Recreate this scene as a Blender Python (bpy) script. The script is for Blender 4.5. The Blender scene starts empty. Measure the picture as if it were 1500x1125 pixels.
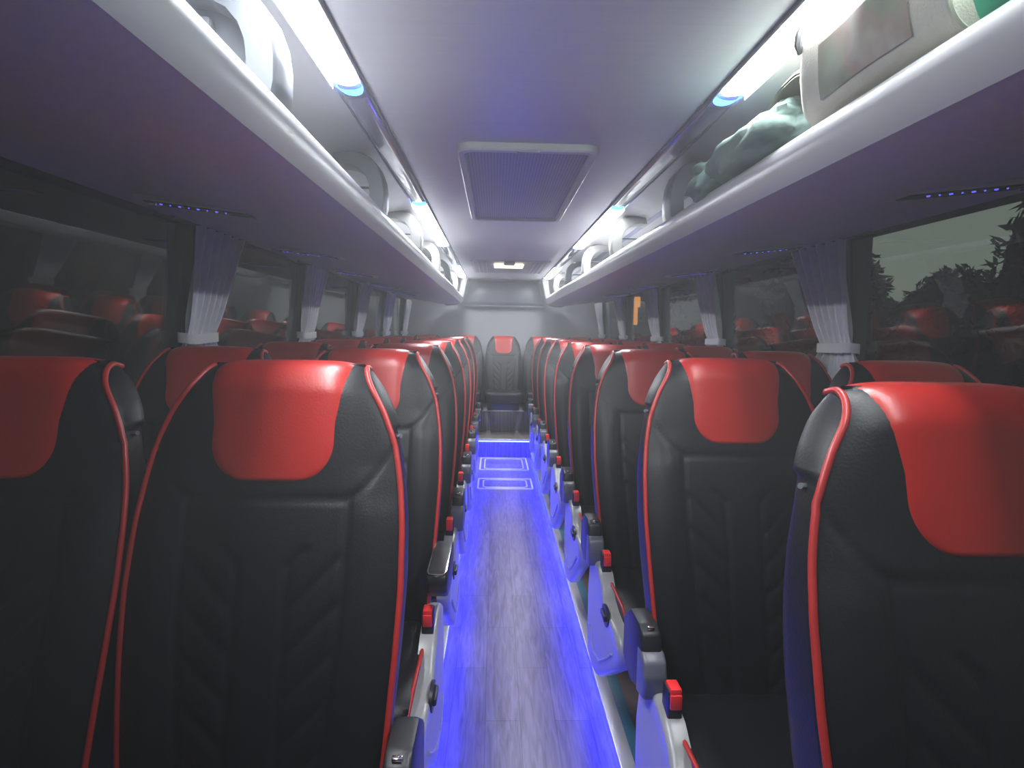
import bpy, bmesh, math, random
from mathutils import Vector, Matrix, noise
random.seed(7)
sc = bpy.context.scene
COL = sc.collection
PI = math.pi

# ---------------------------------------------------------------- camera
YAW, PITCH, ROLL = 0.02976, 0.08863, 0.01641
F = Vector((math.sin(YAW)*math.cos(PITCH), math.cos(YAW)*math.cos(PITCH), -math.sin(PITCH)))
R0 = Vector((math.cos(YAW), -math.sin(YAW), 0)); U0 = R0.cross(F)
Rv = R0*math.cos(ROLL)+U0*math.sin(ROLL); Uv = U0*math.cos(ROLL)-R0*math.sin(ROLL)
cd = bpy.data.cameras.new('camera'); cam = bpy.data.objects.new('camera', cd); COL.objects.link(cam)
cam.matrix_world = Matrix(((Rv.x, Uv.x, -F.x, -0.1005), (Rv.y, Uv.y, -F.y, 0), (Rv.z, Uv.z, -F.z, 1.2319), (0, 0, 0, 1)))
cd.sensor_fit = 'HORIZONTAL'; cd.sensor_width = 36; cd.lens = 880/1500*36; cd.clip_start = .02
sc.camera = cam
# ---------------------------------------------------------------- world, exposure
w = bpy.data.worlds.new('night_sky'); sc.world = w; w.use_nodes = True
wn = w.node_tree.nodes; wl = w.node_tree.links
bg = wn['Background']; bg.inputs[0].default_value = (.62, .70, .60, 1); bg.inputs[1].default_value = .30
sc.view_settings.view_transform = 'Standard'; sc.view_settings.look = 'None'
sc.view_settings.gamma = 1; sc.view_settings.use_curve_mapping = False
sc.view_settings.exposure = 0.0
sc.cycles.max_bounces = 9
LAMP_E = 84.0      # emission of the white ceiling lenses
BLUE_E = 240.0      # emission of the blue aisle strips
CAP_E = 14.0
WARM_E = 2.2
GLARE = .033  # density of the volume that imitates lens glare

# ---------------------------------------------------------------- materials
def mat(name, color, rough=.5, metal=0, spec=.5, noise_amt=0, noise_scale=30, bump=0, bump_scale=200, coat=0, emis=None, es=0, stretch=None, sheen=0):
    m = bpy.data.materials.new(name); m.use_nodes = True
    n = m.node_tree.nodes; l = m.node_tree.links; b = n['Principled BSDF']
    b.inputs['Base Color'].default_value = (*color, 1); b.inputs['Roughness'].default_value = rough
    b.inputs['Metallic'].default_value = metal; b.inputs['Specular IOR Level'].default_value = spec
    b.inputs['Coat Weight'].default_value = coat
    if sheen: b.inputs['Sheen Weight'].default_value = sheen
    if emis: b.inputs['Emission Color'].default_value = (*emis, 1); b.inputs['Emission Strength'].default_value = es
    tc = n.new('ShaderNodeTexCoord'); src = tc.outputs['Object']
    if stretch:
        mp = n.new('ShaderNodeMapping'); mp.inputs['Scale'].default_value = stretch; l.new(src, mp.inputs[0]); src = mp.outputs[0]
    if noise_amt:
        t = n.new('ShaderNodeTexNoise'); t.inputs['Scale'].default_value = noise_scale; t.inputs['Detail'].default_value = 4
        l.new(src, t.inputs['Vector'])
        mx = n.new('ShaderNodeMixRGB'); mx.blend_type = 'MIX'
        mx.inputs[1].default_value = (*[c*(1-noise_amt) for c in color], 1); mx.inputs[2].default_value = (*[min(1, c*(1+noise_amt)) for c in color], 1)
        l.new(t.outputs[0], mx.inputs[0]); l.new(mx.outputs[0], b.inputs['Base Color'])
    if bump:
        t = n.new('ShaderNodeTexNoise'); t.inputs['Scale'].default_value = bump_scale; t.inputs['Detail'].default_value = 3
        l.new(src, t.inputs['Vector']); bp = n.new('ShaderNodeBump'); bp.inputs['Strength'].default_value = bump; bp.inputs['Distance'].default_value = .002
        l.new(t.outputs[0], bp.inputs['Height']); l.new(bp.outputs[0], b.inputs['Normal'])
    return m
def emit(name, color, strength):
    m = bpy.data.materials.new(name); m.use_nodes = True; n = m.node_tree.nodes; n.clear()
    e = n.new('ShaderNodeEmission'); e.inputs[0].default_value = (*color, 1); e.inputs[1].default_value = strength
    o = n.new('ShaderNodeOutputMaterial'); m.node_tree.links.new(e.outputs[0], o.inputs[0]); return m
M = {}
M['leather'] = mat('black_leather', (.005, .0054, .0075), .44, spec=.32, noise_amt=.25, noise_scale=12, bump=.2, bump_scale=260)
M['red'] = mat('red_leather', (.40, .0145, .0105), .34, spec=.5, noise_amt=.08, noise_scale=20, bump=.14, bump_scale=260)
M['piping'] = mat('red_piping', (.38, .022, .020), .38, spec=.5)
M['grey_plastic'] = mat('grey_plastic', (.30, .30, .31), .30, spec=.5, noise_amt=.05)
M['black_plastic'] = mat('black_plastic', (.012, .012, .015), .42, spec=.45)
M['arm_grey'] = mat('slate_plastic', (.10, .105, .13), .35)
M['chrome'] = mat('chrome', (.8, .8, .82), .15, metal=1)
M['button'] = mat('red_plastic', (.8, .03, .03), .35)
M['steel'] = mat('painted_steel', (.12, .12, .13), .4, metal=.6)
M['ceiling'] = mat('brushed_ceiling_panel', (.66, .66, .67), .38, spec=.4, noise_amt=.06, noise_scale=3, stretch=(1, 40, 1))
M['frame_grey'] = mat('hatch_frame_plastic', (.55, .55, .56), .4)
M['rack'] = mat('rack_plastic', (.30, .30, .315), .42, spec=.5, noise_amt=.03)
M['rack_dark'] = mat('rack_underside_fabric', (.60, .60, .61), .5, noise_amt=.08, noise_scale=60)
M['lip'] = mat('rack_lip_satin', (.36, .36, .375), .28, spec=.6)
M['hoop_white'] = mat('divider_white_plastic', (.20, .20, .192), .35)  # paler copy of the divider plastic, lamplight put into its colour
M['hoop_grey'] = mat('divider_grey_plastic', (.10, .108, .125), .45)  # dimmer copy of the same divider plastic
M['slot'] = mat('rack_groove', (.12, .12, .20), .5)
M['gloss_strip'] = mat('dark_gloss_trim', (.16, .16, .24), .08, spec=.8)
M['wall'] = mat('grey_wall_panel', (.28, .28, .30), .55, noise_amt=.04, noise_scale=8)
M['rear_panel'] = mat('slate_rear_panel', (.12, .125, .15), .35)
M['pillar'] = mat('dark_pillar_trim', (.05, .05, .06), .5)
M['curtain'] = mat('silver_curtain_cloth', (.68, .68, .69), .6, noise_amt=.12, noise_scale=50, sheen=.3)
M['tie'] = mat('curtain_tie_cloth', (.62, .62, .60), .6)
M['trim'] = mat('aluminium_trim', (.75, .76, .80), .25, metal=.4)
M['rim'] = mat('pale_hatch_rim', (.85, .85, .9), .3)
M['teal'] = mat('teal_rubber_strip', (.05, .17, .22), .5)
M['brown'] = mat('brown_vinyl_floor', (.13, .085, .075), .5, noise_amt=.2, noise_scale=20)
M['lens'] = emit('lamp_white', (.93, .97, 1.0), LAMP_E)
M['bluecap'] = emit('lamp_blue', (.03, .16, 1.0), CAP_E)
M['blueled'] = emit('aisle_led_blue', (.004, .006, 1.0), BLUE_E)
M['bluedot'] = emit('indicator_blue', (.10, .12, 1.0), 1.3)
M['warm'] = emit('rear_lamp_warm', (1.0, .88, .66), WARM_E)
M['orange'] = emit('orange_lamp', (1.0, .36, .05), 1.6)
M['bark'] = mat('bark', (.03, .022, .015), .9)
M['leaf'] = mat('leaf', (.010, .014, .009), 1.0, spec=0)
M['asphalt'] = mat('asphalt', (.03, .03, .03), .9, noise_amt=.3)
M['canvas'] = mat('beige_canvas', (.46, .45, .38), .8, noise_amt=.1, noise_scale=40, bump=.5, bump_scale=300)
M['green_cloth'] = mat('green_cloth', (.03, .36, .20), .7, noise_amt=.1)
M['jacket'] = mat('dark_green_cloth', (.075, .12, .105), .85, noise_amt=.25, noise_scale=15, bump=.5, bump_scale=90)
M['lining'] = mat('olive_lining', (.36, .37, .30), .8, noise_amt=.1)
M['darkstrap'] = mat('grey_strap', (.07, .07, .07), .8)

def floor_mat():
    m = mat('wood_vinyl_aisle', (.30, .26, .27), .33, spec=.5); n = m.node_tree.nodes; l = m.node_tree.links; b = n['Principled BSDF']
    tc = n.new('ShaderNodeTexCoord'); mp = n.new('ShaderNodeMapping'); mp.inputs['Rotation'].default_value = (0, 0, PI/2)
    l.new(tc.outputs['Object'], mp.inputs[0])
    br = n.new('ShaderNodeTexBrick'); br.inputs['Scale'].default_value = 1; br.inputs['Brick Width'].default_value = .62; br.inputs['Row Height'].default_value = .115
    br.inputs['Mortar Size'].default_value = .0012; br.inputs['Color1'].default_value = (.20, .175, .185, 1); br.inputs['Color2'].default_value = (.155, .135, .145, 1); br.inputs['Mortar'].default_value = (.09, .08, .085, 1)
    l.new(mp.outputs[0], br.inputs['Vector'])
    mp2 = n.new('ShaderNodeMapping'); mp2.inputs['Scale'].default_value = (26, 2.2, 1); l.new(tc.outputs['Object'], mp2.inputs[0])
    t = n.new('ShaderNodeTexNoise'); t.inputs['Scale'].default_value = 2.2; t.inputs['Detail'].default_value = 6; t.inputs['Distortion'].default_value = 1.2; l.new(mp2.outputs[0], t.inputs['Vector'])
    cr = n.new('ShaderNodeValToRGB'); cr.color_ramp.elements[0].position = .3; cr.color_ramp.elements[0].color = (.62, .60, .60, 1); cr.color_ramp.elements[1].position = .7; cr.color_ramp.elements[1].color = (1.25, 1.25, 1.25, 1)
    l.new(t.outputs[0], cr.inputs[0]); mx = n.new('ShaderNodeMixRGB'); mx.blend_type = 'MULTIPLY'; mx.inputs[0].default_value = 1
    l.new(br.outputs[0], mx.inputs[1]); l.new(cr.outputs[0], mx.inputs[2]); l.new(mx.outputs[0], b.inputs['Base Color'])
    return m
M['floor'] = floor_mat()
def grille_mat():
    m = mat('perforated_grille', (.26, .26, .30), .45); n = m.node_tree.nodes; l = m.node_tree.links; b = n['Principled BSDF']
    tc = n.new('ShaderNodeTexCoord'); vo = n.new('ShaderNodeTexVoronoi'); vo.inputs['Scale'].default_value = 95; vo.inputs['Randomness'].default_value = 0
    l.new(tc.outputs['Object'], vo.inputs['Vector'])
    cr = n.new('ShaderNodeValToRGB'); cr.color_ramp.elements[0].position = .25; cr.color_ramp.elements[0].color = (.17, .17, .20, 1); cr.color_ramp.elements[1].position = .42; cr.color_ramp.elements[1].color = (.33, .33, .37, 1)
    l.new(vo.outputs['Distance'], cr.inputs[0]); l.new(cr.outputs[0], b.inputs['Base Color']); return m
M['grille'] = grille_mat()
def glass_mat():
    m = bpy.data.materials.new('tinted_window_glass'); m.use_nodes = True; n = m.node_tree.nodes; l = m.node_tree.links; n.clear()
    tr = n.new('ShaderNodeBsdfTransparent'); tr.inputs[0].default_value = (.80, .84, .81, 1)
    gl = n.new('ShaderNodeBsdfGlossy'); gl.inputs['Roughness'].default_value = .0; gl.inputs[0].default_value = (1, 1, 1, 1)
    fr = n.new('ShaderNodeFresnel'); ge = n.new('ShaderNodeNewGeometry'); mi = n.new('ShaderNodeMapRange')
    mi.inputs['To Min'].default_value = 1.5; mi.inputs['To Max'].default_value = 1/1.5      # same reflectance from both faces of the pane
    l.new(ge.outputs['Backfacing'], mi.inputs['Value']); l.new(mi.outputs[0], fr.inputs[0])
    mx = n.new('ShaderNodeMixShader'); o = n.new('ShaderNodeOutputMaterial')
    l.new(fr.outputs[0], mx.inputs[0]); l.new(tr.outputs[0], mx.inputs[1]); l.new(gl.outputs[0], mx.inputs[2]); l.new(mx.outputs[0], o.inputs[0]); return m
M['glass'] = glass_mat()
def print_mat():
    m = mat('faded_printed_patch', (.2, .22, .18), .8); n = m.node_tree.nodes; l = m.node_tree.links; b = n['Principled BSDF']
    tc = n.new('ShaderNodeTexCoord'); t = n.new('ShaderNodeTexNoise'); t.inputs['Scale'].default_value = 11; t.inputs['Detail'].default_value = 3; l.new(tc.outputs['Object'], t.inputs['Vector'])
    cr = n.new('ShaderNodeValToRGB'); e = cr.color_ramp.elements; e[0].position = .3; e[0].color = (.17, .19, .15, 1); e[1].position = .75; e[1].color = (.36, .36, .31, 1)
    x = e.new(.46); x.color = (.21, .24, .17, 1); x = e.new(.55); x.color = (.29, .22, .19, 1)
    l.new(t.outputs[0], cr.inputs[0]); l.new(cr.outputs[0], b.inputs['Base Color']); return m
M['print'] = print_mat()

# ---------------------------------------------------------------- mesh helpers
class MB:
    def __init__(s): s.v = []; s.f = []
    def add(s, vs, fs):
        o = len(s.v); s.v += [tuple(p) for p in vs]; s.f += [tuple(i+o for i in f) for f in fs]; return s
    def box(s, x0, x1, y0, y1, z0, z1, bev=0, seg=2):
        bm = bmesh.new(); bmesh.ops.create_cube(bm, size=1)
        for v in bm.verts: v.co = Vector(((x0+x1)/2+v.co.x*(x1-x0), (y0+y1)/2+v.co.y*(y1-y0), (z0+z1)/2+v.co.z*(z1-z0)))
        if bev: bmesh.ops.bevel(bm, geom=bm.edges[:], offset=bev, segments=seg, profile=.5, affect='EDGES')
        return s.bm(bm)
    def bm(s, bm):
        bm.verts.index_update(); s.add([v.co.copy() for v in bm.verts], [[v.index for v in f.verts] for f in bm.faces]); bm.free(); return s
    def grid(s, fn, nu, nv, closeu=False, closev=False):
        vs = [fn(i/(nu if closeu else nu-1), j/(nv if closev else nv-1)) for j in range(nv) for i in range(nu)]
        fs = []
        for j in range(nv if closev else nv-1):
            for i in range(nu if closeu else nu-1):
                a = j*nu+i; b = j*nu+(i+1) % nu; c = ((j+1) % nv)*nu+(i+1) % nu; d = ((j+1) % nv)*nu+i
                fs.append((a, b, c, d))
        return s.add(vs, fs)
    def tube(s, pts, r, n=8, cap=True, rz=None):
        pts = [Vector(p) for p in pts]; rings = []; up = None
        for i, p in enumerate(pts):
            t = (pts[min(i+1, len(pts)-1)]-pts[max(i-1, 0)]).normalized()
            if up is None: up = Vector((0, 0, 1)) if abs(t.z) < .9 else Vector((1, 0, 0))
            a = t.cross(up).normalized(); up = a.cross(t).normalized()
            rr = r[i] if isinstance(r, (list, tuple)) else r
            rings.append([p+a*math.cos(k*2*PI/n)*rr+up*math.sin(k*2*PI/n)*rr for k in range(n)])
        vs = [q for rg in rings for q in rg]; fs = []
        for i in range(len(pts)-1):
            for k in range(n): fs.append((i*n+k, i*n+(k+1) % n, (i+1)*n+(k+1) % n, (i+1)*n+k))
        if cap: fs.append(tuple(range(n-1, -1, -1))); fs.append(tuple((len(pts)-1)*n+k for k in range(n)))
        return s.add(vs, fs)
    def prism(s, poly, axis, a, b, bev=0, seg=2):
        # poly in the two other axes, extruded a..b along axis
        def P(p, t): return {0: (t, p[0], p[1]), 1: (p[0], t, p[1]), 2: (p[0], p[1], t)}[axis]
        bm = bmesh.new(); va = [bm.verts.new(P(p, a)) for p in poly]; vb = [bm.verts.new(P(p, b)) for p in poly]
        bm.faces.new(va); bm.faces.new(vb[::-1]); n = len(poly)
        for i in range(n): bm.faces.new((va[i], vb[i], vb[(i+1) % n], va[(i+1) % n]))
        bmesh.ops.recalc_face_normals(bm, faces=bm.faces[:])
        if bev: bmesh.ops.bevel(bm, geom=[e for e in bm.edges], offset=bev, segments=seg, profile=.5, affect='EDGES', clamp_overlap=True)
        return s.bm(bm)
    def mesh(s, name, m, angle=40, recalc=True):
        me = bpy.data.meshes.new(name); me.from_pydata(s.v, [], s.f)
        if recalc:
            bm = bmesh.new(); bm.from_mesh(me); bmesh.ops.recalc_face_normals(bm, faces=bm.faces[:]); bm.to_mesh(me); bm.free()
        me.materials.append(M[m]); me.shade_smooth()
        if angle: me.set_sharp_from_angle(angle=math.radians(angle))
        me.update(); return me
    def build(s, name, m, parent=None, angle=40, recalc=True):
        o = bpy.data.objects.new(name, s.mesh(name, m, angle, recalc)); COL.objects.link(o)
        if parent: o.parent = parent
        return o
def empty(name, loc, rz=0):
    o = bpy.data.objects.new(name, None); COL.objects.link(o); o.location = loc; o.rotation_euler.z = rz; o.empty_display_size = .1; return o
def tag(o, label=None, cat=None, group=None, kind=None):
    if label: o['label'] = label
    if cat: o['category'] = cat
    if group: o['group'] = group
    if kind: o['kind'] = kind
    return o
def struct(o, label, cat): return tag(o, label, cat, kind='structure')
def kids(o): return [c for c in bpy.data.objects if c.parent == o]
def copy_tree(o, parent=None):
    c = o.copy(); COL.objects.link(c); c.parent = parent
    for ch in kids(o): copy_tree(ch, c)
    return c
def lerp(tab, x):
    if x <= tab[0][0]: return tab[0][1]
    for (a, p), (b, q) in zip(tab, tab[1:]):
        if x <= b:
            t = (x-a)/(b-a); return p+(q-p)*t
    return tab[-1][1]
def smooth_tab(tab, n=200, it=60):
    a, b = tab[0][0], tab[-1][0]; xs = [a+(b-a)*i/n for i in range(n+1)]; ys = [lerp(tab, x) for x in xs]
    for _ in range(it): ys = [ys[0]]+[(ys[i-1]+2*ys[i]+ys[i+1])/4 for i in range(1, n)]+[ys[-1]]
    return list(zip(xs, ys))

# ================================================================ SHELL
Y0, Y1 = -1.2, 7.12       # front and rear of the cabin
XW = 1.17                 # side wall
# aisle floor and platforms
MB().box(-.286, .286, Y0, 5.97, -.08, -.04).build('floor', 'floor')
for s in (-1, 1):
    a, b = sorted((s*.286, s*.30))
    struct(MB().box(a, b, Y0, 5.97, -.08, .002).build('trim_21' if s < 0 else 'trim_22', 'grey_plastic'), f'grey kerb face along the {"left" if s < 0 else "right"} of the sunken aisle', 'trim')
struct(bpy.data.objects['floor'], 'wood-look vinyl aisle floor washed with blue light', 'floor')
for s, side in ((-1, 'left'), (1, 'right')):
    a, b = sorted((s*.30, s*1.17))
    struct(MB().box(a, b, Y0, Y1, -.08, .002).build(f'floor_{side}_platform', 'brown'), f'brown vinyl platform under the seats on the {side}', 'floor')
    a, b = sorted((s*.273, s*.316))
    t = MB().box(a, b, Y0, 5.97, .002, .009, .002).build('trim_1' if s < 0 else 'trim_2', 'trim')
    struct(t, f'bright aluminium edge strip along the {side} of the aisle', 'trim')
    a, b = sorted((s*.317, s*.352))
    t = MB().box(a, b, Y0, 5.97, .002, .007, .001).build('trim_3' if s < 0 else 'trim_4', 'teal')
    struct(t, f'teal rubber strip beside the {side} aisle edge', 'trim')
    xs = sorted((s*.2835, s*.2858))
    l = MB().box(xs[0], xs[1], .0, 5.95, -.010, -.001).build('led_strip', 'blueled')
    tag(l, f'blue glowing light strip along the {side} edge of the aisle floor', 'light strip')
# step up to the rear
struct(MB().box(-.286, .286, 5.97, 7.12, -.08, .14).build('step', 'floor'), 'raised step at the rear end of the aisle', 'step')
t = MB().box(-.282, .282, 5.945, 5.985, .132, .146, .003)
for i in range(46): t.box(-.276+i*.0122, -.276+i*.0122+.007, 5.940, 5.947, .130, .142)
struct(t.build('trim_5', 'trim'), 'ribbed aluminium nosing on the rear step', 'trim')
l = MB().box(-.27, .27, 5.952, 5.966, .118, .130).build('led_strip', 'blueled')
tag(l, 'blue glowing light strip under the nosing of the rear step', 'light strip')
# rear seat plinth
struct(MB().box(-1.17, 1.17, 6.50, Y1, .02, .36, .004).build('plinth', 'floor'), 'boxed plinth carrying the rear bench seats', 'plinth')
struct(MB().box(-.23, .23, 6.485, 6.515, .352, .368, .004).build('trim_6', 'trim'), 'bright nosing on the rear seat plinth', 'trim')
# floor hatches
for (a, b, lab) in ((4.73, 5.07, 'shallow metal-rimmed floor hatch nearer the camera'), (5.38, 5.90, 'metal-rimmed floor hatch next to the rear step')):
    e = empty('floor_hatch', (0, (a+b)/2, -.04)); tag(e, lab, 'floor hatch', 'floor hatches in the aisle')
    h = (b-a)/2
    def ring(x, y, r, wd, z0, z1):
        mb = MB(); n = 8; o = []; i_ = []
        for (cx, cy, a0) in ((x-r, y-r, 0), (-x+r, y-r, 90), (-x+r, -y+r, 180), (x-r, -y+r, 270)):
            for k in range(n+1):
                an = math.radians(a0+90*k/n); o.append((cx+r*math.cos(an), cy+r*math.sin(an))); i_.append((cx+(r-wd)*math.cos(an), cy+(r-wd)*math.sin(an)))
        N = len(o); vs = [(*p, z0) for p in o]+[(*p, z1) for p in o]+[(*p, z1) for p in i_]+[(*p, z0) for p in i_]
        fs = []
        for lv in range(4):
            for k in range(N): fs.append((lv*N+k, lv*N+(k+1) % N, ((lv+1) % 4)*N+(k+1) % N, ((lv+1) % 4)*N+k))
        return mb.add(vs, fs)
    ring(.228, h, .02, .014, .0, .009).build('outer_frame', 'rim', e)
    ring(.185, h-.045, .045, .011, .0, .008).build('inner_frame', 'rim', e)
    MB().box(-.177, .177, -h+.052, h-.052, 0, .003, .001).build('hatch_cover', 'floor', e)

# ceiling with side coves (one continuous skin per piece)
struct(MB().box(-.415, .415, Y0, 6.62, 1.80, 1.83).build('ceiling', 'ceiling'), 'satin grey ceiling panel with lamps along both edges', 'ceiling')
for s, side in ((-1, 'left'), (1, 'right')):
    prof = [(.415, 1.803), (.417, 1.812), (.487, 1.812), (.489, 1.80), (.56, 1.793), (.70, 1.775), (.90, 1.74), (1.05, 1.70), (1.10, 1.64), (1.11, 1.60), (1.12, 1.60), (1.12, 1.85), (.415, 1.85)]
    o = MB().prism([(s*x, z) for x, z in prof], 1, Y0, 6.62).build(f'ceiling_{side}_cove', 'rack', angle=25)
    struct(o, f'light cove panel above the {side} luggage rack', 'ceiling')
    for k, (xa, xb, za, zb) in enumerate(((.64, .665, 1.7835, 1.7785), (.76, .80, 1.764, 1.757))):
        mb = MB()
        mb.add([(s*xa, Y0, za-.002), (s*xb, Y0, zb-.004), (s*xb, 6.6, zb-.004), (s*xa, 6.6, za-.002), (s*xa, Y0, za+.01), (s*xb, Y0, zb+.01), (s*xb, 6.6, zb+.01), (s*xa, 6.6, za+.01)],
               [(0, 1, 2, 3), (4, 5, 6, 7), (0, 1, 5, 4), (1, 2, 6, 5), (2, 3, 7, 6), (3, 0, 4, 7)])
        struct(mb.build('trim_%d' % (7+k+(2 if s > 0 else 0)), 'slot'), f'{"inner" if k == 0 else "outer"} dark groove line inside the {side} luggage rack', 'trim')
    # edge bead between ceiling and lamp channel
    mb = MB().tube([(s*.412, Y0, 1.797), (s*.412, 6.62, 1.797)], .006, 8)
    struct(mb.build('trim_%d' % (11 if s < 0 else 12), 'pillar'), f'thin dark bead between ceiling and {side} lamp channel', 'trim')

# side walls and windows
PIL = [2.12, 3.32, 4.53, 5.72, 6.88]
for s, side in ((-1, 'left'), (1, 'right')):
    a, b = sorted((s*1.17, s*1.21))
    mb = MB().box(a, b, Y0, Y1, .0, .80).box(*sorted((s*1.12, s*1.21)), Y0, Y1, 1.575, 1.86)
    def mull(y0, y1): mb.prism([(s*1.175, .80), (s*1.21, .80), (s*1.21, 1.575), (s*1.115, 1.575)], 1, y0, y1)
    for y in PIL+[.92, -.28]: mull(y-.03, y+.03)
    mull(7.0, Y1); mull(Y0, Y0+.05)
    struct(mb.build(f'wall_{side}', 'pillar'), f'dark {side} side wall with window openings', 'wall')
    mb = MB().box(*sorted((s*1.166, s*1.176)), Y0, Y1, .74, .80, .006)
    struct(mb.build('trim_%d' % (13 if s < 0 else 14), 'pillar'), f'dark sill ledge under the {side} windows', 'trim')
    ys = [Y0+.05, -.31, -.25, .89, .95]; 
    for y in PIL: ys += [y-.03, y+.03]
    ys.append(7.0); k = 0
    for i in range(0, len(ys)-1, 2):
        k += 1; g = MB().prism([(s*1.186, .80), (s*1.191, .80), (s*1.131, 1.575), (s*1.126, 1.575)], 1, ys[i], ys[i+1]).build('window_%d' % (k+(10 if s > 0 else 0)), 'glass')
        struct(g, f'dark reflective {side} window pane, {["first","second","third","fourth","fifth","sixth","seventh","eighth"][k-1]} from the front', 'window')

# front bulkhead (behind the camera) and rear wall
struct(MB().box(-1.21, 1.21, Y0-.05, Y0, -.04, 1.86).build('wall_front', 'pillar'), 'dark bulkhead behind the driver end', 'wall')
struct(MB().box(-1.21, 1.21, Y1, Y1+.06, -.04, 1.86).build('wall_rear', 'wall'), 'pale grey rear wall behind the back seats', 'wall')
# rear bulkhead panel over the back seats
e = empty('rear_locker_panel', (0, 7.02, 1.5)); tag(e, 'slate grey bulging panel on the rear wall between the luggage racks', 'panel')
def rp(u, v):
    z = .02+.272*v; hw = lerp(smooth_tab([(0, .465), (.12, .455), (.5, .425), (.85, .398), (1, .375)], 60, 4), v)
    x = (2*u-1)*hw; y = .03*(abs(2*u-1)**4)-.03+.012*math.sin(v*PI*1.0)*-1
    if v < .1: y += .03*(1-v/.1)
    return (x, y, z)
MB().grid(rp, 33, 25).grid(lambda u, v: (rp(u, v)[0], .09, rp(u, v)[2]), 2, 25).build('panel', 'rear_panel', e, recalc=False)
MB().box(-.46, .46, -.02, .05, .0, .022, .008).build('lower_ledge', 'rear_panel', e)
# white flare frame ending the racks
e = empty('rear_arch_frame', (0, 6.62, 1.5)); tag(e, 'pale curved frame closing the rear ends of both luggage racks', 'frame')
for s in (-1, 1):
    prof = smooth = [(.40, 1.812), (.405, 1.785), (.418, 1.74), (.432, 1.68), (.44, 1.62), (.455, 1.575), (.49, 1.54), (.56, 1.512), (.66, 1.505)]
    inn = prof; out = [(.47, 1.82), (.475, 1.79), (.478, 1.75), (.485, 1.69), (.495, 1.64), (.51, 1.60), (.54, 1.57), (.60, 1.555), (.70, 1.55)]
    def ff(u, v, inn=inn, out=out, s=s):
        k = v*(len(inn)-1); i = min(int(k), len(inn)-2); t = k-i
        a = Vector((inn[i][0], 0, inn[i][1])).lerp(Vector((inn[i+1][0], 0, inn[i+1][1])), t)
        b = Vector((out[i][0], 0, out[i][1])).lerp(Vector((out[i+1][0], 0, out[i+1][1])), t)
        # u : 0 rear inner edge -> .5 front inner -> 1 outer
        if u < .5: p = a.copy(); y = .36*(1-u*2); p.x -= .0
        else: p = a.lerp(b, (u-.5)*2); y = -.012*math.sin((u-.5)*2*PI)
        return (s*p.x, y, p.z-1.5)
    MB().grid(ff, 13, 33).build('arch_side', 'hoop_white', e, recalc=False)
MB().box(-.405, .405, .0, .36, .292, .312, .004).build('arch_top', 'rack', e)
for s in (-1, 1): pass

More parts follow.
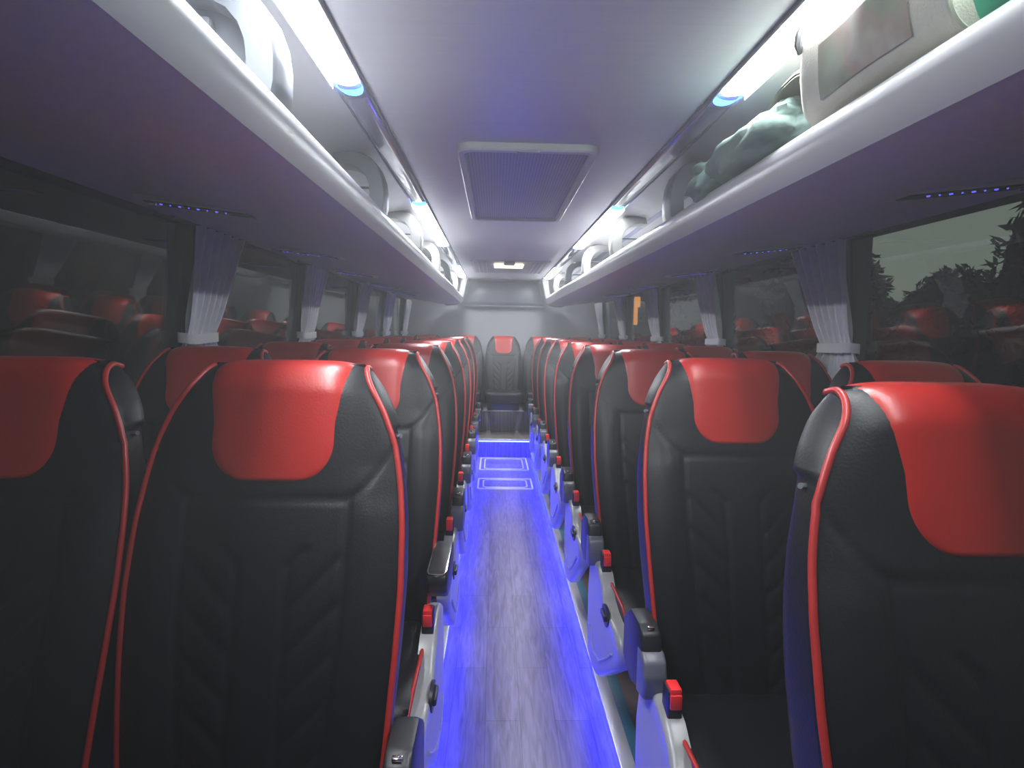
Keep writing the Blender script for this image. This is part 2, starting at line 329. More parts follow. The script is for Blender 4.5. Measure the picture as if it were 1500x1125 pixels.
# ================================================================ LUGGAGE RACKS
lipprof = [(.470, 1.524), (.463, 1.532), (.454, 1.548), (.448, 1.566), (.448, 1.586), (.460, 1.602), (.474, 1.607), (.488, 1.603), (.495, 1.592)]
for s, side in ((-1, 'left'), (1, 'right')):
    ye = 6.62
    e = empty('luggage_rack', (0, Y0, 0)); tag(e, f'long open overhead luggage rack along the {side} wall', 'luggage rack', 'overhead luggage racks')
    under = [(.470, 1.526), (.485, 1.520), (.51, 1.514), (.54, 1.509), (.58, 1.506), (.62, 1.506), (.67, 1.509), (.72, 1.515), (.80, 1.529), (.95, 1.550), (1.06, 1.564), (1.118, 1.570), (1.118, 1.59), (.495, 1.588)]
    MB().prism([(s*x, z) for x, z in under], 1, 0, ye-Y0).build('underside_panel', 'rack_dark', e, angle=35)
    MB().prism([(s*x, z) for x, z in lipprof+[(.50, 1.56), (.48, 1.535)]], 1, 0, ye-Y0).build('front_rail', 'lip', e, angle=50)
    # seam between the two pressings of the underside
    for k, (y, xa, xb) in enumerate(((1.60, .70, 1.01), (2.52, .72, 1.0), (3.40, .76, 1.0), (4.3, .76, 1.0), (5.2, .76, 1.0))):
        dy = 0 if s < 0 else -.37
        p = empty('service_panel', (s*(xa+xb)/2, y+dy, 1.547))
        tag(p, f'dark switch panel with blue lamps under the {side} rack, {["nearest","second nearest","third nearest","fourth nearest","farthest"][k]} one', 'service panel', 'service panels under the racks')
        hw = (xb-xa)/2
        tl = math.atan2(.035, .3)*s*-1
        p.rotation_euler.y = tl
        MB().box(-hw, hw, -.045, .045, -.018, -.001, .007).build('panel', 'rack_dark', p)
        MB().box(-hw+.02, hw-.02, -.03, .02, -.021, -.015, .003).build('switch_strip', 'black_plastic', p)
        for i in range(8):
            big = i in (0, 2, 4, 6)
            r = .0035 if big else .0018
            MB().tube([(-hw*.6+i*hw*.15, -.02, -.0205), (-hw*.6+i*hw*.15, -.02, -.0235)], r, 8).build('indicator_lamp', 'bluedot', p)
        MB().tube([(hw*.75*s, -.01, -.018), (hw*.75*s, -.01, -.026)], .012, 12).build('reading_lamp', 'chrome', p)
    # rack dividers
    for k, y in enumerate((1.07, 2.03, 2.99, 3.95, 4.91, 5.87)):
        if s > 0 and k == 0: continue
        d = empty('rack_divider', (0, y, 0)); nm = (["nearest", "second nearest", "third nearest", "fourth nearest", "fifth nearest", "farthest"] if s < 0 else ["", "nearest", "second nearest", "third nearest", "fourth nearest", "farthest"])[k]
        tag(d, f'curved {"grey" if k in (0, 1, 4) else "pale"} arch divider on the {side} luggage rack, {nm} of its row', 'rack divider', 'arch dividers on the luggage racks')
        pth = [(.470, 1.598), (.463, 1.63), (.462, 1.67), (.467, 1.71), (.481, 1.748), (.505, 1.775), (.54, 1.789), (.58, 1.793), (.62, 1.788)]
        inn = [(.520, 1.600), (.512, 1.63), (.510, 1.66), (.512, 1.69), (.522, 1.717), (.540, 1.738), (.565, 1.750), (.595, 1.755), (.63, 1.755)]
        def band(u, v, s=s):
            i = v*(len(pth)-1); a = min(int(i), len(pth)-2); t = i-a
            P = Vector(pth[a]).lerp(Vector(pth[a+1]), t); Q = Vector(inn[a]).lerp(Vector(inn[a+1]), t)
            c = [(0, -.055), (0, .055), (1, .05), (1, -.05)][0]
            # closed section: outer face with a rolled rim, then inner
            secs = [(0.05, -.048), (-.02, -.040), (-.02, .040), (.05, .048), (.95, .048), (1.0, .03), (1.0, -.03), (.95, -.048)]
            w_, yy = secs[int(round(u*8)) % 8]
            R_ = P.lerp(Q, w_); return (s*R_.x, yy, R_.y)
        MB().grid(band, 8, 49, closeu=True).build('arch', 'hoop_grey' if k in (0, 1, 4) else 'hoop_white', d, angle=45)  # same plastic in two tones: how the lamps light each arch is coloured in
        if k == 0:
            pl = [inn[i] for i in range(len(inn))]+[(.75, 1.757), (.95, 1.72), (1.05, 1.69), (1.10, 1.63), (1.11, 1.60)]
            MB().prism([(s*x, z) for x, z in pl], 1, -.006, .006, 0).build('divider_plate', 'hoop_grey', d)
            if s < 0: MB().box(-.598, -.572, -.03, -.004, 1.695, 1.735, .006).build('coat_hook', 'hoop_grey', d)
        else:
            for j in range(2):
                MB().tube([(s*(.518+.0*j), 0, 1.64+.05*j), (s*(.75+.1*j), .0, 1.64+.05*j), (s*1.10, .0, 1.62+.03*j)], .004, 6).build('bar', 'hoop_grey', d)

# ================================================================ CEILING LAMPS
for s, side in ((-1, 'left'), (1, 'right')):
    for k, (a, b) in enumerate(((.15, 1.47), (2.80, 4.12), (5.42, 6.52))):
        e = empty('ceiling_lamp', (s*.4505, (a+b)/2, 1.80))
        tag(e, f'bright white tubular ceiling lamp with blue end on the {side}, {["nearest","middle","farthest"][k]} one', 'ceiling lamp', 'white strip lamps along the ceiling edges')
        h = (b-a)/2
        def lens(u, v, h=h):
            an = PI*v; x = .034*math.cos(an); z = -.016*math.sin(an)**.7+.002 if 0 < v < 1 else .002
            y = -h+2*h*u; 
            d = min(h-abs(y), .03); sc_ = math.sqrt(max(0, 1-(1-d/.03)**2)) if d < .03 else 1
            return (x*(.55+.45*sc_), y, z*(.3+.7*sc_)+0)
        mb = MB().grid(lens, 41, 13); mb.build('lens', 'lens', e, recalc=True)
        MB().box(-.0345, .0345, -h, h, .002, .010).build('housing', 'frame_grey', e)
        MB().box(*sorted((s*.0352, s*.0376)), -h, h, -.013, .008, .0008).build('side_rail', 'frame_grey', e)
        for q in ((-1, 1) if k else (1,)):
            def cap(u, v, h=h, q=q):
                an = PI*v; x = .034*math.cos(an); z = -.015*math.sin(an)+.002
                y = q*(h+.003+.055*u*math.sin(an)**.5 if 0 < v < 1 else h+.003)
                return (x*(1-.15*u), y, z*(1-.55*u))
            MB().grid(cap, 7, 13).build('end_cap', 'bluecap', e, recalc=True)
    for k, (a, b) in enumerate(((1.54, 2.74), (4.18, 5.36))):
        def gs(u, v): 
            an = PI*v; return (s*.4505+.034*math.cos(an), a+(b-a)*u, 1.803-.010*math.sin(an))
        o = MB().grid(gs, 3, 11).build('trim_%d' % (15+k+(2 if s > 0 else 0)), 'gloss_strip')
        struct(o, f'dark glossy cover between the {side} lamps, {"nearer" if k == 0 else "farther"} one', 'trim')

# ================================================================ CEILING HATCH, REAR VENT
e = empty('air_return_grille', (-.005, 2.48, 1.80)); tag(e, 'large perforated air return grille with pale rounded frame in the ceiling', 'air grille')
def rr(x, y, r, n=8):
    o = []
    for (cx, cy, a0) in ((x-r, y-r, 0), (-x+r, y-r, 90), (-x+r, -y+r, 180), (x-r, -y+r, 270)):
        for k in range(n+1):
            an = math.radians(a0+90*k/n); o.append((cx+r*math.cos(an), cy+r*math.sin(an)))
    return o
def frame_ring(levels):
    mb = MB(); N = len(levels[0][0]); vs = []; fs = []
    for pts, z in levels: vs += [(*p, z) for p in pts]
    for l_ in range(len(levels)-1):
        for k in range(N): fs.append((l_*N+k, l_*N+(k+1) % N, (l_+1)*N+(k+1) % N, (l_+1)*N+k))
    return mb.add(vs, fs)
HW, HL = .222, .60
frame_ring([(rr(HW, HL, .05), .0), (rr(HW-.001, HL-.001, .05), -.018), (rr(HW-.006, HL-.006, .045), -.023), (rr(HW-.022, HL-.026, .035), -.023), (rr(HW-.026, HL-.03, .03), -.018), (rr(HW-.028, HL-.032, .03), -.006)]).build('frame', 'frame_grey', e, recalc=True)
mb = MB().prism(rr(HW-.02, HL-.02, .03), 2, -.010, -.004); mb.build('perforated_panel', 'grille', e)
MB().box(-.035, .035, -HL+.004, -HL+.020, -.026, -.018, .002).build('latch', 'grille', e)
e = empty('rear_air_vent', (.02, 5.45, 1.80)); tag(e, 'rear ceiling vent grille around a small warm lamp', 'air vent')
frame_ring([(rr(.33, .50, .02), .0), (rr(.33, .50, .02), -.010), (rr(.305, .475, .015), -.010), (rr(.30, .47, .015), -.002)]).build('frame', 'frame_grey', e)
MB().prism(rr(.302, .472, .01), 2, -.006, -.002).build('grille_panel', 'grille', e)
for s in (-1, 1):
    for i in range(3):
        MB().box(s*(.20+i*.035)-.004, s*(.20+i*.035)+.004, -.44, .44, -.014, -.006, .001).build('slat', 'frame_grey', e)
e = empty('rear_ceiling_lamp', (.01, 5.18, 1.786)); tag(e, 'small warm ceiling lamp inside the rear vent', 'ceiling lamp')
MB().box(-.125, .125, -.10, .14, -.014, .0, .006).build('lens', 'warm', e)
MB().box(-.045, .045, -.30, -.14, -.018, .0, .006).build('switch_box', 'hoop_white', e)

# ================================================================ SEAT
ZT = 1.168; RT = .050
WT = smooth_tab([(.40, .196), (.50, .203), (.58, .210), (.70, .219), (.80, .224), (.90, .222), (.97, .215), (1.03, .204), (1.08, .184), (1.12, .164), (1.15, .149), (1.17, .139)], 200, 25)
TT = smooth_tab([(.40, .10), (.5, .135), (.7, .15), (.85, .135), (.97, .105), (1.03, .095), (1.07, .115), (1.12, .122), (1.17, .118)], 200, 12)
def yfront(z): 
    return -(ZT-z)*.264-.012*math.sin(max(0, min(1, (z-.45)/.5))*PI)+.004
def gauss(d, s): return math.exp(-(d/s)**2)
def seam(x, z):
    ax = abs(x); g = 0
    if ax < .135: g += gauss(z-.945, .005)
    # vertical seams
    if z < .947:
        xs = .132-.03*max(0, (.80-z))/.35
        g += gauss(ax-xs, .005)
        if ax < xs-.006 and z < .87:
            if .04 < ax: 
                zz = z-1.15*(xs-ax)-.02+.0
                ph = ((z+1.05*(xs-ax)) % .072)/.072
                g += .9*gauss(min(ph, 1-ph)*.072, .009)
            g += .9*gauss(ax-.040, .006)*(1 if z < .85 else 0)
    if ax > .128 and z > .94:
        t = max(0, (ax-.130)/.075)
        zs = .947+.085*t**1.6
        g += gauss(z-zs, .005)*(1 if t < 1.02 else 0)
    return min(g, 1)
def sq(q):
    # q metres along the front profile, 0 = start of the top rounding; returns z, dy, arc angle
    if q <= 0: return ZT-RT+q, 0
    a = q/RT
    if a <= PI/2: return ZT-RT+RT*math.sin(a), RT*(1-math.cos(a))
    return ZT, RT+(q-RT*PI/2)
def fpt(x, q, off=0):
    z, dy = sq(q); w_ = lerp(WT, z); u = max(-1, min(1, x/w_)); zz = min(z, ZT)
    y = yfront(min(z, ZT-RT)+0)+dy - (0 if z < ZT-RT else (z-(ZT-RT))*-.264)
    y += .020*abs(u)**5
    if z < 1.0: y -= .010*gauss(abs(u)-.80, .16)*min(1, (1.0-z)/.08)
    if q <= 0: y += .0048*seam(x, z)
    zc = z-.010*abs(u)**4*max(0, min(1, (q+.03)/.06))
    return Vector((x, y-off, zc if off == 0 else zc+off*max(0, min(1, (q+RT*.3)/(RT*1.2)))))
def make_backrest():
    mb = MB(); NU = 73; nz = 100; qs = [-(ZT-RT-.42)*(1-j/nz) for j in range(nz+1)]+[RT*PI/2*k/7 for k in range(1, 8)]
    rings = []; 
    for q in qs:
        z, dy = sq(q); w_ = lerp(WT, z); t = lerp(TT, z)
        top = max(0, q/RT) if q > 0 else 0
        ring = []
        for i in range(NU): 
            x = w_*(2*i/(NU-1)-1); ring.append(fpt(x, q))
        ye = ring[-1].y; yb = yfront(min(z, ZT-RT))+.264*max(0, z-(ZT-RT))+t-(RT*(1-math.cos(top)) if top else 0)
        bul = .010 if z > 1.05 else .002
        ze = ring[-1].z
        side = []
        for k in range(1, 8):
            a = k/8; side.append((w_+bul*math.sin(a*PI)**.6*(1 if not top else math.cos(top)) - (.030*max(0, (a-.55)/.45)**2), ye+(yb-ye)*(1-(1-a)**1.1)))
        right = [Vector((x, y, ze)) for x, y in side]
        back = [Vector(((w_-.035)*(1-2*k/16), yb, ze+ (0 if not top else 0))) for k in range(17)]
        left = [Vector((-x, y, ze)) for x, y in reversed(side)]
        rings.append(ring+right+back+left)
    N = len(rings[0]); vs = [p for r in rings for p in r]; fs = []
    for j in range(len(rings)-1):
        for i in range(N): fs.append((j*N+i, j*N+(i+1) % N, (j+1)*N+(i+1) % N, (j+1)*N+i))
    fs.append(tuple(range(N-1, -1, -1)))
    # top: close with a grid bridging front to back
    top = rings[-1]; o = (len(rings)-1)*N; cen = Vector((0, sum(p.y for p in top)/N, ZT+.001)); vs.append(cen); c = len(vs)-1
    mid = len(vs); 
    for p in top: vs.append(Vector((p.x*.96, cen.y+(p.y-cen.y)*.6, max(p.z, ZT-.003)+.0005)))
    for i in range(N): fs.append((o+i, o+(i+1) % N, mid+(i+1) % N, mid+i)); fs.append((mid+i, mid+(i+1) % N, c))
    mb.add(vs, fs); return mb
def make_patch():
    q0 = -(ZT-RT-.972); q1 = RT*PI/2+.030
    def fn(u, v):
        q = q0+(q1-q0)*v; t = (q-q0)/.065
        hw = .040+.066*math.sqrt(max(0, 1-(1-min(t, 1))**2))+.013*max(0, (q+.05)/.08 if q > -.05 else 0)
        hw = min(hw, .121)
        U = 2*u-1; e = (1-abs(U)**10)*min(1, (v*60)**.5 if v < .02 else 1)
        p = fpt(hw*U, q, .0045*e-.0012)
        return p
    return MB().grid(fn, 33, 60)
def make_edge_piping(s):
    pts = []
    q = -(ZT-RT-.45)
    while q < RT*PI/2+.022:
        z, dy = sq(q); w_ = lerp(WT, z); p = fpt(s*w_*1.0, q); 
        if q > RT*PI/2: p.z -= (q-RT*PI/2)*.25
        pts.append((p.x, p.y-.001, p.z+.001)); q += .012 if q < -.02 else .006
    return MB().tube(pts, .0052, 8)
def make_cushion():
    def fn(u, v):
        # v around section (side view superellipse), u across
        U = 2*u-1; an = 2*PI*v; c, s_ = math.cos(an), math.sin(an)
        sy = abs(c)**.45*(1 if c > 0 else -1); sz = abs(s_)**.55*(1 if s_ > 0 else -1)
        hw = .207-.012*max(0, sy)
        ex = (1-abs(U)**7)
        k = .90+.10*ex
        y = -.385+sy*.235*k; z = .395+sz*.062*k+ (.012*sy*-1 if sz > 0 else 0) + .006*gauss(abs(U)-.8, .15)*(1 if sz > 0 else 0)
        return (hw*math.copysign(abs(U)**.9, U), y, z)
    mb = MB().grid(fn, 33, 64, closev=True); n = 33
    mb.f.append(tuple(j*n for j in range(64))); mb.f.append(tuple(j*n+n-1 for j in range(63, -1, -1)))
    return mb
def make_cushion_piping(s):
    pts = [(s*.204, -.17, .452), (s*.207, -.25, .454), (s*.209, -.34, .456), (s*.210, -.44, .460), (s*.208, -.53, .455), (s*.205, -.59, .435), (s*.202, -.618, .40), (s*.200, -.615, .36), (s*.20, -.60, .34)]
    return MB().tube(pts, .0052, 8)
def panel_mb():
    poly = [(-.15, .475), (-.20, .487), (-.29, .490), (-.345, .478), (-.385, .452), (-.405, .425), (-.47, .415), (-.55, .418), (-.610, .408), (-.632, .375), (-.615, .325), (-.54, .275), (-.43, .20), (-.33, .135), (-.24, .11), (-.15, .12), (-.125, .20), (-.12, .35)]
    # bulged plate: outer (aisle) face domed
    cx = sum(p[0] for p in poly)/len(poly); cz = sum(p[1] for p in poly)/len(poly)
    mb = MB(); n = len(poly); vs = []; fs = []
    levels = [(.200, 1.0), (.2275, 1.0), (.236, .985), (.2415, .95), (.2435, .86), (.246, .62), (.247, .3)]
    for X, k in levels: vs += [(X, cx+(p[0]-cx)*k, cz+(p[1]-cz)*k) for p in poly]
    for l_ in range(len(levels)-1):
        for i in range(n): fs.append((l_*n+i, l_*n+(i+1) % n, (l_+1)*n+(i+1) % n, (l_+1)*n+i))
    fs.append(tuple(range(n))); fs.append(tuple((len(levels)-1)*n+i for i in range(n)))
    return mb.add(vs, fs)
SM = {}
def proto(name, mb, m, angle=40, recalc=True): SM[name] = mb.mesh(name, m, angle, recalc)
proto('backrest', make_backrest(), 'leather', 60)
proto('headrest_cover', make_patch(), 'red', 60)
for s in (-1, 1):
    proto('piping%d' % s, make_edge_piping(s), 'piping', None); proto('cushion_piping%d' % s, make_cushion_piping(s), 'piping', None)
proto('seat_cushion', make_cushion(), 'leather', 60)
mb = MB().box(-.17, .17, -.56, -.10, .28, .335, .01)
proto('seat_frame', mb, 'steel')
proto('rear_base', MB().box(-.19, .19, -.335, -.02, .361, .475, .01), 'steel')
proto('leg_front', MB().box(-.02, .02, -.47, -.42, .002, .29, .006), 'steel')
proto('leg_rear', MB().box(-.02, .02, -.20, -.15, .002, .29, .006), 'steel')
def simple(mesh_name, name, parent):
    o = bpy.data.objects.new(name, SM[mesh_name]); COL.objects.link(o); o.parent = parent; return o
def aisle_parts():
    # side +1 : hardware towards +X local
    for s in (-1, 1):
        def X(mb, s=s): mb.v = [(s*v[0], v[1], v[2]) for v in mb.v]; return mb
        proto('side_panel%d' % s, X(panel_mb()), 'grey_plastic', 50)
        g = [(-.22, .25), (-.30, .20), (-.40, .225), (-.50, .29), (-.575, .345)]
        proto('panel_rib%d' % s, X(MB().tube([(.2465, y, z) for y, z in g], .004, 6)), 'grey_plastic')
        kn = MB().tube([(.240, -.47, .405), (.2475, -.47, .405)], .046, 20)
        kn.v = [(x, -.47+(y+.47)*1.0, .405+(z-.405)*.62) for x, y, z in kn.v]
        proto('recline_knob%d' % s, X(kn), 'black_plastic')
        proto('knob_grip%d' % s, X(MB().box(.246, .256, -.500, -.440, .398, .415, .004)), 'black_plastic')
        # upright folded armrest beside the backrest
        arm = MB().prism([(-.14, .44), (-.225, .47), (-.240, .560), (-.230, .598), (-.20, .608), (-.12, .604), (-.06, .56), (-.06, .46)], 0, .219, .262, .007, 2)
        proto('armrest%d' % s, X(arm), 'black_plastic')
        capm = MB().prism([(-.20, .455), (-.262, .470), (-.270, .52), (-.260, .552), (-.238, .565), (-.20, .560)], 0, .214, .264, .008, 3)
        proto('arm_cap%d' % s, X(capm), 'arm_grey')
        proto('arm_rivet%d' % s, X(MB().box(.232, .248, -.224, -.214, .602, .6085, .002)), 'chrome')
        # lowered armrest variant: pad reaching forward
        pad = MB().prism([(-.10, .60), (-.10, .635), (-.20, .642), (-.335, .640), (-.350, .632), (-.352, .612), (-.335, .585), (-.30, .56), (-.24, .545), (-.14, .545)], 0, .214, .266, .009, 3)
        proto('armrest_down%d' % s, X(pad), 'black_plastic')
        rim = MB().tube([(.217, -.12, .637), (.217, -.33, .638), (.222, -.346, .636), (.24, -.350, .635), (.258, -.346, .636), (.263, -.33, .638), (.263, -.12, .637)], .0025, 6)
        proto('pad_rim%d' % s, X(rim), 'chrome')
        proto('belt_buckle%d' % s, X(MB().box(.203, .232, -.335, -.290, .452, .535, .004)), 'black_plastic')
        proto('buckle_button%d' % s, X(MB().box(.206, .229, -.337, -.300, .522, .541, .003).box(.206, .229, -.340, -.332, .500, .53, .002)), 'button')
        proto('coat_hook%d' % s, X(MB().tube([(.192, .02, 1.04), (.206, .02, 1.04), (.209, .018, 1.041)], .0042, 8)), 'arm_grey')
        proto('side_strip%d' % s, X(MB().prism([(.050, 1.035), (.030, .985), (-.005, .90), (.045, .92), (.075, 1.02)], 0, .196, .2135, .004)), 'arm_grey')
aisle_parts()
def build_seat(kind, s):
    # kind aisle / aisle_down / window / rear ; s = which local side faces the aisle
    r = empty('coach_seat', (0, 0, 0))
    simple('backrest', 'backrest', r); simple('headrest_cover', 'headrest_cover', r)
    if kind != 'rear':
        for k in (-1, 1): simple('piping%d' % k, 'piping', r)
    c = simple('seat_cushion', 'seat_cushion', r)
    if kind != 'rear':
        for k in (-1, 1): simple('cushion_piping%d' % k, 'cushion_piping', c)
    if kind == 'rear': c.location.z = .13; simple('rear_base', 'seat_base', r)
    if kind != 'rear':
        simple('seat_frame', 'seat_frame', r); simple('leg_front', 'leg', r); simple('leg_rear', 'leg', r)
    hk = simple('coat_hook%d' % s, 'coat_hook', r)
    if kind.startswith('aisle'):
        p = simple('side_panel%d' % s, 'side_panel', r); simple('panel_rib%d' % s, 'rib', p)
        k_ = simple('recline_knob%d' % s, 'recline_knob', p); simple('knob_grip%d' % s, 'knob_grip', p)
        if kind == 'aisle':
            a = simple('armrest%d' % s, 'armrest', r); simple('arm_cap%d' % s, 'arm_cap', a); simple('arm_rivet%d' % s, 'rivet', a)
        else:
            a = simple('armrest_down%d' % s, 'armrest', r); simple('pad_rim%d' % s, 'pad_rim', a)
        b_ = simple('belt_buckle%d' % s, 'belt_buckle', r); o = simple('buckle_button%d' % s, 'button', b_); o['label'] = 'red release button'
    return r
PROTO = {}
def place(kind, s, x, y, label, group, z=0):
    key = (kind, s)
    if key not in PROTO: PROTO[key] = build_seat(kind, s); o = PROTO[key]
    else: o = copy_tree(PROTO[key])
    o.location = (x, y, z); tag(o, label, 'seat', group); return o
ORD = ['nearest', 'second', 'third', 'fourth', 'fifth', 'sixth', 'seventh', 'eighth', 'ninth']
P = .7165
GA = 'black and red coach seats in rows along the aisle'
for k in range(8):
    y = .7221+P*k; nm = 'nearest' if k == 0 else f'{ORD[k]} nearest'
    place('aisle', -1, (.50 if k == 0 else .480), y, f'black and red aisle seat right of the aisle, {nm} to the camera', GA)
    if k > 0:
        place('window', -1, .940, y, f'black and red window seat on the right, {ORD[k-1] if k > 1 else "nearest"}{" nearest" if k > 1 else ""} one in view', GA)
for k in range(7):
    y = 1.0502+P*k; nm = 'nearest' if k == 0 else f'{ORD[k]} nearest'
    kd = 'aisle_down' if k == 1 else 'aisle'
    place(kd, 1, -.475, y, f'black and red aisle seat left of the aisle, {nm} to the camera', GA)
    place('window', 1, -.938, y, f'black and red window seat on the left, {nm} to the camera', GA)
for x, lab in ((-.875, 'far left seat of the rear row against the back wall'), (-.44, 'rear row coach seat just left of the centre one'), (0, 'centre rear coach seat facing straight down the aisle'), (.44, 'rear row coach seat just right of the centre one'), (.875, 'far right seat of the rear row against the back wall')):
    place('rear', 1, x, 6.84, lab, 'five seats of the rear row').scale.x = .93

# ================================================================ CURTAINS
for s, side in ((-1, 'left'), (1, 'right')):
    for k, y in enumerate(PIL):
        e = empty('curtain', (s*1.10, y, 0)); nm = ["nearest", "second nearest", "third nearest", "fourth nearest", "farthest"][k]
        tag(e, f'silvery pleated window curtain tied back on the {side} side, {nm} one', 'curtain', 'tied back window curtains')
        rs = random.Random(k*7+s)
        ph = [rs.uniform(0, 6) for _ in range(4)]
        def cur(u, v, ph=ph):
            z = 1.562-(1.562-1.03)*v
            tz = (1.562-1.19)/(1.562-1.03)
            if v < tz: t = v/tz; hw = .175*(1-t)**1.3+.095*(1-(1-t)**1.3); cy = .11*(1-t)**1.1
            else: t = (v-tz)/(1-tz); hw = .095+.06*math.sin(min(1, t*1.3)*PI/2); cy = .02*t
            amp = .016*(1-.45*math.exp(-((z-1.19)/.05)**2))
            y_ = cy+(2*u-1)*hw
            x_ = amp*(math.sin(u*2*PI*5.3+ph[0]+.8*math.sin(v*3+ph[1]))+.4*math.sin(u*2*PI*11+ph[2]))
            return (-s*(.012+x_-.038*(1.562-z)/.4), y_, z)
        def back(u, v): 
            p = cur(u, v); return (p[0]+s*.004, p[1], p[2])
        MB().grid(cur, 121, 60).build('cloth', 'curtain', e, None, False)
        tb = MB()
        def tie(u, v):
            an = 2*PI*u; c, q = math.cos(an), math.sin(an)
            return (s*.026+math.copysign(abs(c)**.6, c)*.030, math.copysign(abs(q)**.4, q)*.108, 1.172+.034*v+.003*math.sin(u*12))
        tb.grid(tie, 40, 5, closeu=True).build('tieback', 'tie', e, None, False)
        MB().tube([(0, -.20, 1.566), (0, .36, 1.566)], .006, 8).build('rail', 'steel', e)

# ================================================================ LUGGAGE on the right rack
e = empty('tote_bag', (.45, .8, 1.60)); tag(e, 'beige canvas tote bag with faded print and green end leaning over the right rack', 'bag')
def bag(u, v, y0=.78, y1=1.165, off=0):
    # closed loop section (v) in XZ, running along Y (u)
    an = 2*PI*v; c, q = math.cos(an), math.sin(an)
    ex = math.copysign(abs(c)**.55, c); ez = math.copysign(abs(q)**.45, q)
    y = y0+(y1-y0)*u
    z = .088*ez; lean = -.035*(ez+1)/2
    x = .115*ex+.13+lean
    end = 1
    if u > .93: end = math.sqrt(max(0, 1-((u-.93)/.07)**2))*.35+.65
    nz = noise.noise(Vector((x*6, y*7, z*6)))*.012
    return (x*1.0-.015*0+nz*(1 if ex < 0 else .5)+(1-end)*.06, y-.8+.05*((ez+1)/2)*-(u if True else 0)*1.0+.0*ez, (z)*(.9+.1*end)+.095+nz*.3)
mb = MB().grid(bag, 33, 48, closev=True); n = 33
mb.f.append(tuple(j*n+n-1 for j in range(48))); mb.f.append(tuple(j*n for j in range(47, -1, -1)))
mb.build('bag_body', 'canvas', e, 60)
mb = MB().grid(lambda u, v: bag(u, v, .30, .779), 25, 48, closev=True)
n = 25; mb.f.append(tuple(j*n for j in range(47, -1, -1)))
o = mb.build('green_end', 'green_cloth', e, 60); o['label'] = 'bright green fabric end'
MB().tube([Vector(bag(0, j/48))+Vector((0, 0, 0)) for j in range(49)], .004, 6).build('seam', 'lining', e)
def patch(u, v):
    p = Vector(bag(.16+.62*u, .488+.070*v)); return (p.x-.0035, p.y, p.z)
MB().grid(patch, 17, 9).build('printed_patch', 'print', e, 60)
MB().tube([(-.012, .30, .180), (-.016, .305, .165), (-.014, .312, .150), (-.006, .318, .138)], [.006, .008, .008, .005], 8).build('strap', 'darkstrap', e)

e = empty('dark_jacket', (.47, 1.5, 1.60)); tag(e, 'crumpled dark green jacket stuffed on the right rack beyond the tote bag', 'jacket')
def lump(cx, cy, cz, rx, ry, rz, amp, fr, seed):
    def fn(u, v):
        a = 2*PI*u; b = PI*(v-.5); d = Vector((math.cos(b)*math.cos(a), math.cos(b)*math.sin(a), math.sin(b)))
        k = 1+amp*noise.noise(d*fr+Vector((seed, 0, 0)))+amp*.5*noise.noise(d*fr*2.6+Vector((seed, 3, 0)))
        p = Vector((cx+rx*math.copysign(abs(d.x)**.8, d.x)*k, cy+ry*math.copysign(abs(d.y)**.8, d.y)*k, cz+rz*math.copysign(abs(d.z)**.8, d.z)*k))
        p.z = max(p.z, -.0 if p.x > .03 else -.012); return p
    return MB().grid(fn, 48, 32, closeu=True)
lump(.10, -.10, .055, .135, .25, .072, .26, 1.7, 4).build('jacket_body', 'jacket', e, 80)
lump(.06, .17, .045, .095, .10, .058, .25, 1.8, 9).build('sleeve', 'jacket', e, 80)
def flap(u, v):
    y = -.36+.32*u; x = .02-.0+.13*v; z = .125+.030*math.sin(v*PI)+.02*math.sin(u*5)-.045*u
    return (x-.02, y, z+.01*noise.noise(Vector((u*5, v*4, 2))))
o = MB().grid(flap, 25, 13).grid(lambda u, v: (flap(u, v)[0], flap(u, v)[1], flap(u, v)[2]-.006), 25, 13).build('lining_flap', 'lining', e, 80); o['label'] = 'pale olive lining turned outward'

# ================================================================ GLARE volume added to imitate lens smear
hm = bpy.data.materials.new('cabin_haze'); hm.use_nodes = True; hn = hm.node_tree.nodes; hn.clear()
hv = hn.new('ShaderNodeVolumeScatter'); hv.inputs['Color'].default_value = (.95, .97, 1, 1); hv.inputs['Density'].default_value = GLARE; hv.inputs['Anisotropy'].default_value = .0
ho = hn.new('ShaderNodeOutputMaterial'); hm.node_tree.links.new(hv.outputs[0], ho.inputs['Volume']); M['haze'] = hm
hz = MB().box(-1.10, 1.10, Y0+.02, 7.0, .98, 1.797).build('haze', 'haze', None, None)
tag(hz, 'thin milky haze hanging in the lit cabin air', 'haze', kind='stuff')
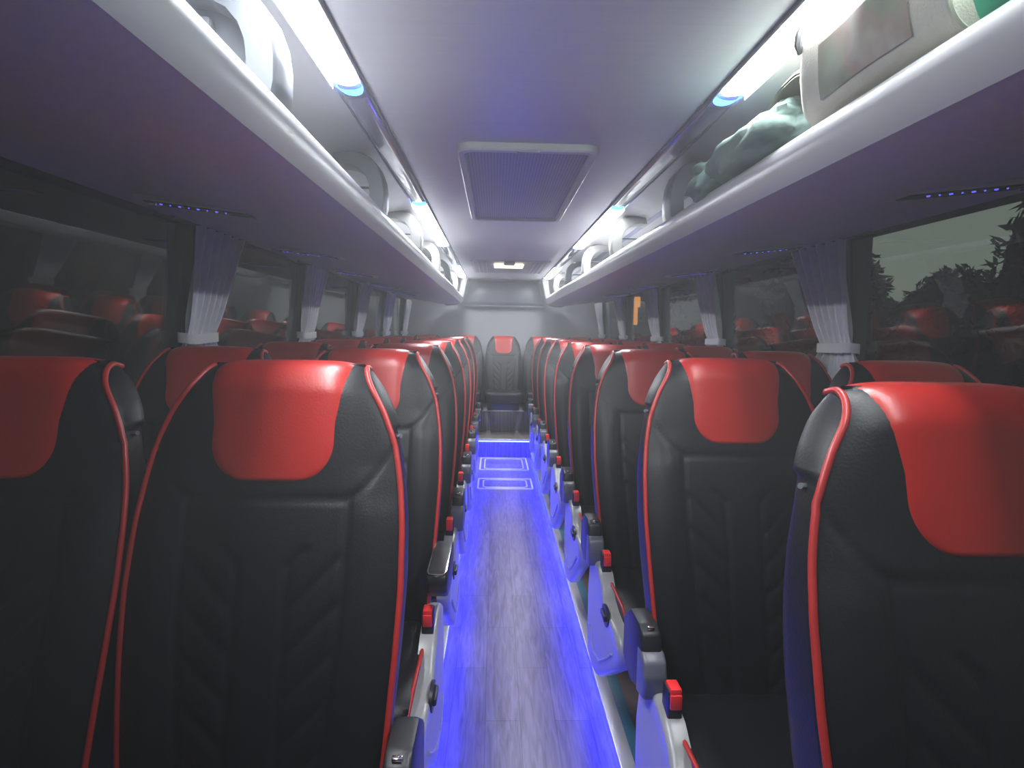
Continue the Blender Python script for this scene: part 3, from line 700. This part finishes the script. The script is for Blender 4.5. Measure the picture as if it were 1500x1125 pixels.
# ================================================================ OUTSIDE
struct(MB().box(-40, 40, -20, 60, -1.05, -1.0).build('ground', 'asphalt'), 'dark asphalt outside the bus', 'ground')
def tree(x, y, h, r, seed, label):
    rs = random.Random(seed); e = empty('tree', (x, y, -1.0)); tag(e, label, 'tree', 'dark trees outside the windows')
    MB().tube([(0, 0, 0), (.1, 0, h*.5), (0, .05, h)], [.16, .10, .03], 8).build('trunk', 'bark', e)
    mb = MB()
    for i in range(5200):
        while True:
            d = Vector((rs.uniform(-1, 1), rs.uniform(-1, 1), rs.uniform(-1, 1)))
            if d.length < 1: break
        k = 1-.5*max(0, d.z)
        c = Vector((d.x*r*k*(.8+.3*noise.noise(d*3)), d.y*r*k, h*.62+d.z*h*.42))
        a = Vector((rs.uniform(-1, 1), rs.uniform(-1, 1), rs.uniform(-1, .6))).normalized()*rs.uniform(.07, .17)
        b = a.cross(Vector((rs.uniform(-1, 1), rs.uniform(-1, 1), rs.uniform(-1, 1)))).normalized()*rs.uniform(.025, .045)
        mb.add([c-a, c+b, c+a, c-b], [(0, 1, 2, 3)])
    def core(u, v):
        a_, b_ = 2*PI*u, PI*(v-.5); d = Vector((math.cos(b_)*math.cos(a_), math.cos(b_)*math.sin(a_), math.sin(b_)))
        k = (.80-.25*max(0, d.z))*(1+.22*noise.noise(d*3+Vector((seed, 0, 0)))); return (d.x*r*k*.95, d.y*r*k, h*.60+d.z*h*.36*(1+.1*noise.noise(d*5)))
    mb.grid(core, 32, 20, closeu=True)
    mb.build('foliage', 'leaf', e, None, False)
tree(7.6, 7.0, 5.0, 1.8, 1, 'dark tree outside the nearest right window, spiky crown')
tree(9.2, 12.0, 3.55, 1.9, 2, 'dark tree beyond the right windows, left of the spiky one')
tree(5.2, 1.0, 4.6, 1.6, 3, 'dark tree closest to the right side of the bus')
tree(5.4, 4.3, 4.2, 1.6, 8, 'dark tree outside the right edge of the view')
tree(5.8, 10.6, 4.25, 1.25, 11, 'dark tree left of the pale sky patch in the nearest right window')
tree(7, 15, 5.0, 2.2, 4, 'dark tree outside the second right window')
tree(5.5, 20, 4.6, 2.4, 5, 'dark tree outside the rear right windows')
b = empty('building', (-4.5, 6, -1)); tag(b, 'dark wall of a building outside the left windows', 'building')
MB().box(-.4, .4, -9, 18, 0, 6.0).build('wall', 'asphalt', b)
MB().box(-.5, .6, -9, 18, 6.0, 6.2, .03).build('roof_edge', 'asphalt', b)
e = empty('street_lamp', (2.6, 11.6, -1)); tag(e, 'small orange glowing lamp post seen through the rear right window', 'street lamp')
MB().box(-.09, .09, -.03, .03, 2.72, 2.92, .01).build('lamp_head', 'orange', e)
MB().box(-.045, .045, -.03, .03, 2.38, 2.715, .01).build('lamp_tube', 'orange', e)
MB().tube([(0, 0, 0), (0, 0, 2.385)], .03, 8).build('post', 'steel', e)
